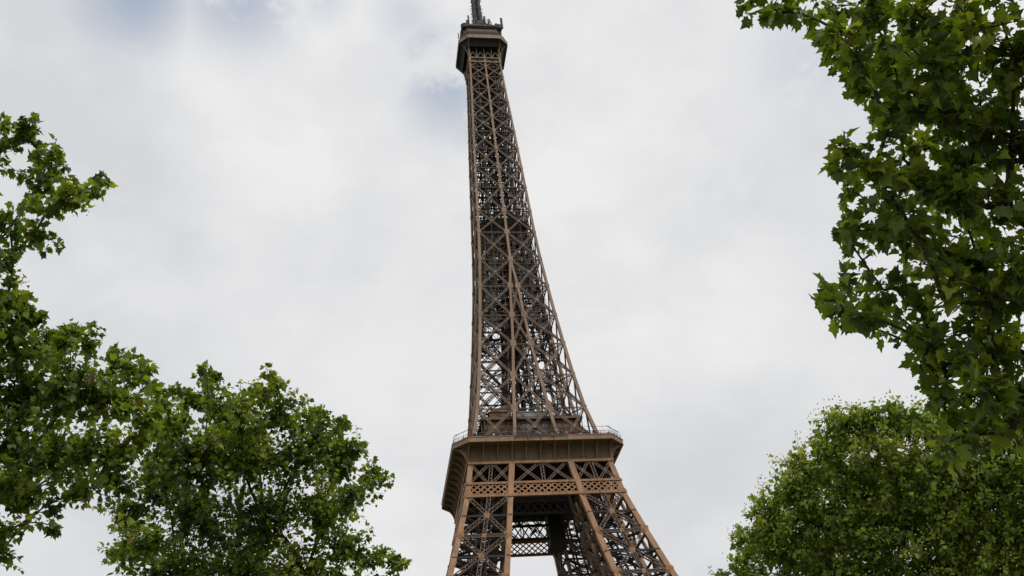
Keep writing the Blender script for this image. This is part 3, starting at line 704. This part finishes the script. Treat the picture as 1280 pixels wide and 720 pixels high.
def make_tree(label, base, fork, blobs, leaf, cover, m, trunk_r, full=True, dens=1.0, seeds=0, tips=False, twig_per=9, limb_r=.09, cut=.0):
    """base, fork in world metres; blobs = (centre, radius m); leaf = leaf length in m; cover = leaf layers across a blob"""
    global rng; rng = np.random.default_rng(len(label))
    base = np.array(base, float); off = base.copy()
    root = empty('plane_tree', tuple(base)); tag(root, label, 'tree', 'plane trees round the lawn')
    tr = MB(); fork = np.array(fork, float)
    pts = curve(base - off, fork - off, 6, 0, .02); tr.tube([pts[0] - (0, 0, .3)] + pts, [trunk_r * 1.45, trunk_r * 1.25] + [trunk_r * (1 - .07 * i) for i in range(1, 7)], 14)
    nodes = [(fork, None)]; order = sorted(range(len(blobs)), key=lambda i: np.linalg.norm(blobs[i][0] - fork)); par = {}
    cents = [fork]; rad = [None]; parent_i = [-1]
    for i in order:
        c = blobs[i][0]; d0 = np.linalg.norm(c - fork)
        best, bd = 0, 1e9
        for j, cc in enumerate(cents):
            d_ = np.linalg.norm(c - cc) + .7 * np.linalg.norm(cc - fork)
            if d_ < bd: best, bd = j, d_
        cents.append(c); parent_i.append(best); rad.append(blobs[i][1])
    cnt = [1] * len(cents)
    for j in range(len(cents) - 1, 0, -1): cnt[parent_i[j]] += cnt[j]
    br = MB(); P = []; D = []; NN = []; SZ = []; TI = []; seedpos = []
    for j in range(1, len(cents)):
        r0 = min(trunk_r * .5, limb_r * .13 * math.sqrt(cnt[j]) + .004); a = cents[parent_i[j]]
        pts = curve(a - off, cents[j] - off, 5, .05, .05)
        r1 = r0 * .75
        if r0 < .035:                     # leafy shoots along the thin outer branches
            L0 = np.linalg.norm(cents[j] - cents[parent_i[j]])
            for t in np.arange(.1 if L0 < 1.2 else .35, 1, max(.02, leaf * .33 / max(L0, .1))):
                i_ = min(4, int(t * 5)); p = pts[i_] + (pts[i_ + 1] - pts[i_]) * (t * 5 - i_)
                for _ in range(2):
                    dd = rng.normal(0, 1, 3) + (0, 0, -.3); dd /= np.linalg.norm(dd)
                    P.append(p + dd * leaf * rng.uniform(.1, .9)); D.append(dd); NN.append(np.array((0, 0, 1.)) + rng.normal(0, .7, 3)); SZ.append(leaf * rng.uniform(.55, 1.15)); TI.append(min(max(.42 + rng.normal(0, .2), 0), .93))
        (tr if r0 > .12 else br).tube(pts, [r0 + (r1 - r0) * t / 5 for t in range(6)], 7)
    for j in range(1, len(cents)):
        c, r = cents[j], rad[j]
        nl = int(cover * math.pi * r * r / (.36 * leaf * leaf)); nt = max(3 if r < leaf * 1.4 else 4, nl // twig_per); r = max(r, leaf * .9); kept = 0
        bt = rng.normal(0, .10)
        for k in range(nt):
            v = rng.normal(0, 1, 3); v /= np.linalg.norm(v); rr = r * (rng.uniform(.15, 1.0) ** .6 if rng.random() < .68 else rng.uniform(1.0, 1.6)); v = v * (1, 1, .85)
            e = c + v * rr
            if cut and kept > 4 and rr < r and noise.noise(Vector(e * (1.1 / max(leaf * 6, .5)))) < cut - .5: continue
            kept += 1
            s = c + v * rr * .25 + rng.normal(0, .08 * r, 3)
            l = np.linalg.norm(e - s); pts = curve(s, e, 3, .10 if not tips else -.05, .10)
            br.tube([p - off for p in pts], [.011, .009, .006, .003] if leaf > .1 else [.012, .01, .008, .005], 3)
            ctint = rng.normal(0, .13) + bt
            for q in range(twig_per):
                t = 1 - .85 * (q / twig_per); i_ = min(2, int(t * 3)); f_ = t * 3 - i_; p = pts[i_] * (1 - f_) + pts[i_ + 1] * f_
                dirv = (pts[-1] - pts[0]); dirv = dirv / (np.linalg.norm(dirv) + 1e-9)
                side = rng.normal(0, 1, 3); side -= dirv * (side @ dirv); side /= np.linalg.norm(side) + 1e-9
                dd = dirv * rng.uniform(.1, .7) + side * .9 + np.array((0, 0, rng.uniform(-.9, .1)))
                dd /= np.linalg.norm(dd)
                p = p + dd * leaf * rng.uniform(.15, .6)
                nn = np.array((0, 0, 1.)) + rng.normal(0, .7, 3) + v * .25
                sz = leaf * rng.choice((.45, .7, .85, 1.0, 1.15, 1.3), p=(.12, .15, .2, .23, .2, .1))
                if q == 0: sz *= .7
                P.append(p - off); D.append(dd); NN.append(nn); SZ.append(sz)
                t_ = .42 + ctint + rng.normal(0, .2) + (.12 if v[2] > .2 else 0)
                TI.append(.99 if rng.random() < .006 else min(max(t_, 0), .93))
            if tips:
                for q in range(4):
                    dd = np.array((0, 0, 1.)) + rng.normal(0, .7, 3); P.append(e - off + rng.normal(0, .08, 3) + (0, 0, .1)); D.append(dd); NN.append(rng.normal(0, 1, 3)); SZ.append(leaf * .42); TI.append(rng.uniform(.8, 1))
            if rng.random() < .3: seedpos.append(e + rng.normal(0, leaf * .3, 3) - (0, 0, .12))
    tr.build('trunk', M['bark'], root, smooth=True); br.build('branches', M['twig'], root)
    build_leaves('crown', P, D, NN, SZ, TI, m, root, full)
    if seeds and seedpos:
        sm = MB(); k = 7
        rg = [[(math.cos(2 * math.pi * j / k) * math.sin(t), math.sin(2 * math.pi * j / k) * math.sin(t), math.cos(t)) for j in range(k)] for t in np.linspace(.15, math.pi - .15, 6)]
        sm.loft([[tuple(np.array(p) * .026) for p in r_] for r_ in rg], caps=True); sm.bar((0, 0, .02), (.01, 0, .13), .005)
        o0 = sm.build('seed_ball', M['seed'], root, smooth=True)
        for i, q in enumerate(rng.permutation(len(seedpos))[:seeds]):
            o = o0 if i == 0 else o0.copy()
            if i: COL.objects.link(o); o.parent = root
            o.location = tuple(seedpos[q] - off)
    print(label, 'leaves', len(P)); return root

def blobs_px(lst, dist, spread, flat=1.0):
    out = []
    for b in lst:
        px, py, r = b[:3]; dd = b[3] if len(b) > 3 else rng.uniform(-spread, spread)
        out.append((unproj(px, py, dist + dd), r * (dist + dd) / FPX * flat))
    return out

# tree A: upper left and left edge
A = [(35,165,20),(62,200,22),(52,225,20),(85,245,22),(60,262,18),(112,236,13),(134,230,8),(2,158,12),(12,185,10),(12,285,22),(45,290,15),(62,300,10),(5,325,14),
     (8,375,22),(35,395,22),(14,430,34),(62,432,30),(88,420,18),(118,425,16),(150,450,22),(175,462,20),(192,480,14),(30,490,42),(90,490,42),(140,505,36),(185,520,22),(20,560,40),(70,565,40),(125,560,34),(165,560,28),
     (30,620,26),(62,628,18),(62,656,10),(110,610,26),(150,600,26),(2,600,30),(2,690,14),(4,665,10),
     (-40,200,40),(-50,300,50),(-60,400,60),(-60,500,60),(-60,600,60),(-120,350,80),(-130,500,80),(-60,690,50),(-140,620,80),(-200,420,90),(-90,110,40)]
make_tree('tall plane tree with loose branches reaching in from the left edge', unproj(-330, 900, 19) * (1, 1, 0), unproj(-300, 760, 19.5), blobs_px(A, 19, 1.6), .122, 2.7, M['leaf'], .34, seeds=30, cut=.22, limb_r=.07)
# tree B: lower left
Bt = [(258,462,9),(335,468,9),(348,478,8),(428,528,8),(205,505,16),(200,545,22),(222,485,10),(190,585,24),(212,535,18),(262,475,16),(240,500,22),(272,505,24),(328,490,20),(345,478,12),(300,520,30),(225,530,20),(350,515,26),(375,525,22),(395,512,12),(400,545,24),(425,535,12),(440,560,24),(420,580,30),(462,592,16),(480,602,10),
      (285,545,26),(320,545,26),(262,505,14),(300,500,16),(410,560,18),(255,560,26),(210,560,24),(300,575,50),(240,580,44),(370,580,44),(200,610,34),(160,640,26),(180,680,34),(150,690,20),(250,650,55),(330,650,55),(400,640,45),(440,620,26),(430,685,30),(462,700,16),(480,690,9),(492,705,12),(507,704,7),
      (220,720,50),(300,720,60),(380,720,50),(440,745,36),(200,800,70),(300,820,80),(400,810,70),(480,820,50),(130,760,30)]
make_tree('round plane tree in the lower left, its crown top below the tower', unproj(320, 1300, 27) * (1, 1, 0), unproj(320, 900, 27), blobs_px(Bt, 26.5, 2.0), .128, 2.5, M['leaf'], .30, seeds=20, cut=.2)
# tree C: overhanging from the right
Cc = [(944,15,4),(972,14,6),(990,6,4),(1045,8,13),(1040,35,10),(1062,40,16),(1072,72,18),(1048,62,8),(1068,95,14),(1095,20,26),(1110,62,28),(1085,118,14),(1100,105,18),(1150,20,36),(1160,75,38),(1125,140,22),(1108,165,10),
      (1060,182,9),(1050,210,11),(1062,235,12),(1075,205,14),(1095,205,16),(1105,240,18),(1130,200,20),(1165,145,36),(1150,235,30),(1215,40,45),(1225,120,45),(1215,200,42),(1200,260,34),(1268,70,40),(1265,170,40),(1262,260,36),
      (1048,282,10),(1068,290,14),(1090,300,16),(1112,278,18),(1140,300,24),(1178,310,26),(1225,330,34),(1268,340,34),
      (1022,362,9),(1035,382,12),(1050,350,10),(1058,400,12),(1076,395,12),(1084,370,14),(1104,362,14),(1128,362,18),(1150,385,18),(1145,412,10),(1180,375,28),(1215,400,26),
      (1162,430,12),(1150,455,10),(1180,455,20),(1172,482,12),(1212,450,22),(1250,430,32),(1205,490,20),(1240,490,26),(1272,500,32),(1180,510,8),(1222,522,12),(1262,540,18),(1184,575,6),(1178,560,6),(1212,545,6),
      (1100,20,26),(1120,90,28),(1150,120,30),(1130,270,22),(1165,190,32),(1190,150,30),(1110,140,18),(1235,260,34),(1190,235,30),(1240,380,34),(1200,340,30),(1240,450,30),(1150,330,18),(1330,60,60),(1330,200,60),(1330,340,60),(1330,470,50),(1400,120,80),(1420,300,80),(1400,450,70),(1100,-50,50),(1220,-60,60),(1340,-60,70),(1480,0,90),(1500,300,90),(1180,-160,70),(1330,-180,90),(1000,-30,12)]
make_tree('large leaved plane tree overhanging the top right corner', unproj(1780, 1000, 12.5) * (1, 1, 0), unproj(1640, 700, 12.5), blobs_px(Cc, 12, 1.1), .138, 2.4, M['leaf'], .30, limb_r=.06, seeds=60, twig_per=7, cut=.2)
# tree D: dense clipped crown, lower right
Dd = []
for (px, py, r) in [(925,705,26),(935,668,24),(955,640,28),(985,612,30),(1000,580,26),(1028,560,28),(1045,530,26),(1075,528,28),(1105,518,26),(1140,525,28),(1170,530,30),(1205,530,30),(1240,535,32),(1275,540,32),(1310,545,34),
      (975,680,42),(1020,640,44),(1060,600,44),(1110,580,44),(1160,590,44),(1210,590,44),(1260,595,44),(1310,600,44),(1030,700,46),(1080,660,46),(1130,640,46),(1180,650,46),(1235,650,46),(1290,660,46),(1100,720,50),(1170,710,50),(1230,715,50),(1290,720,50),(1350,640,60),(1360,720,60),
      (940,760,40),(1000,770,55),(1080,780,60),(1170,780,60),(1260,780,60),(1350,790,60),(960,830,45),(1050,840,60),(1150,840,60),(1250,850,60),(1350,850,60)]:
    Dd.append((px, py, r, -abs(1045 - px) * .002)); Dd.append((px + 15, py + 14, r * .95, 2.6))
make_tree('dense clipped plane tree with a rounded crown in the lower right', unproj(1150, 1500, 33) * (1, 1, 0), unproj(1150, 930, 35.5), blobs_px(Dd, 34, 1), .165, 2.3, M['leaf_clip'], .33, full=False, tips=True, twig_per=10, limb_r=.08, cut=.2)
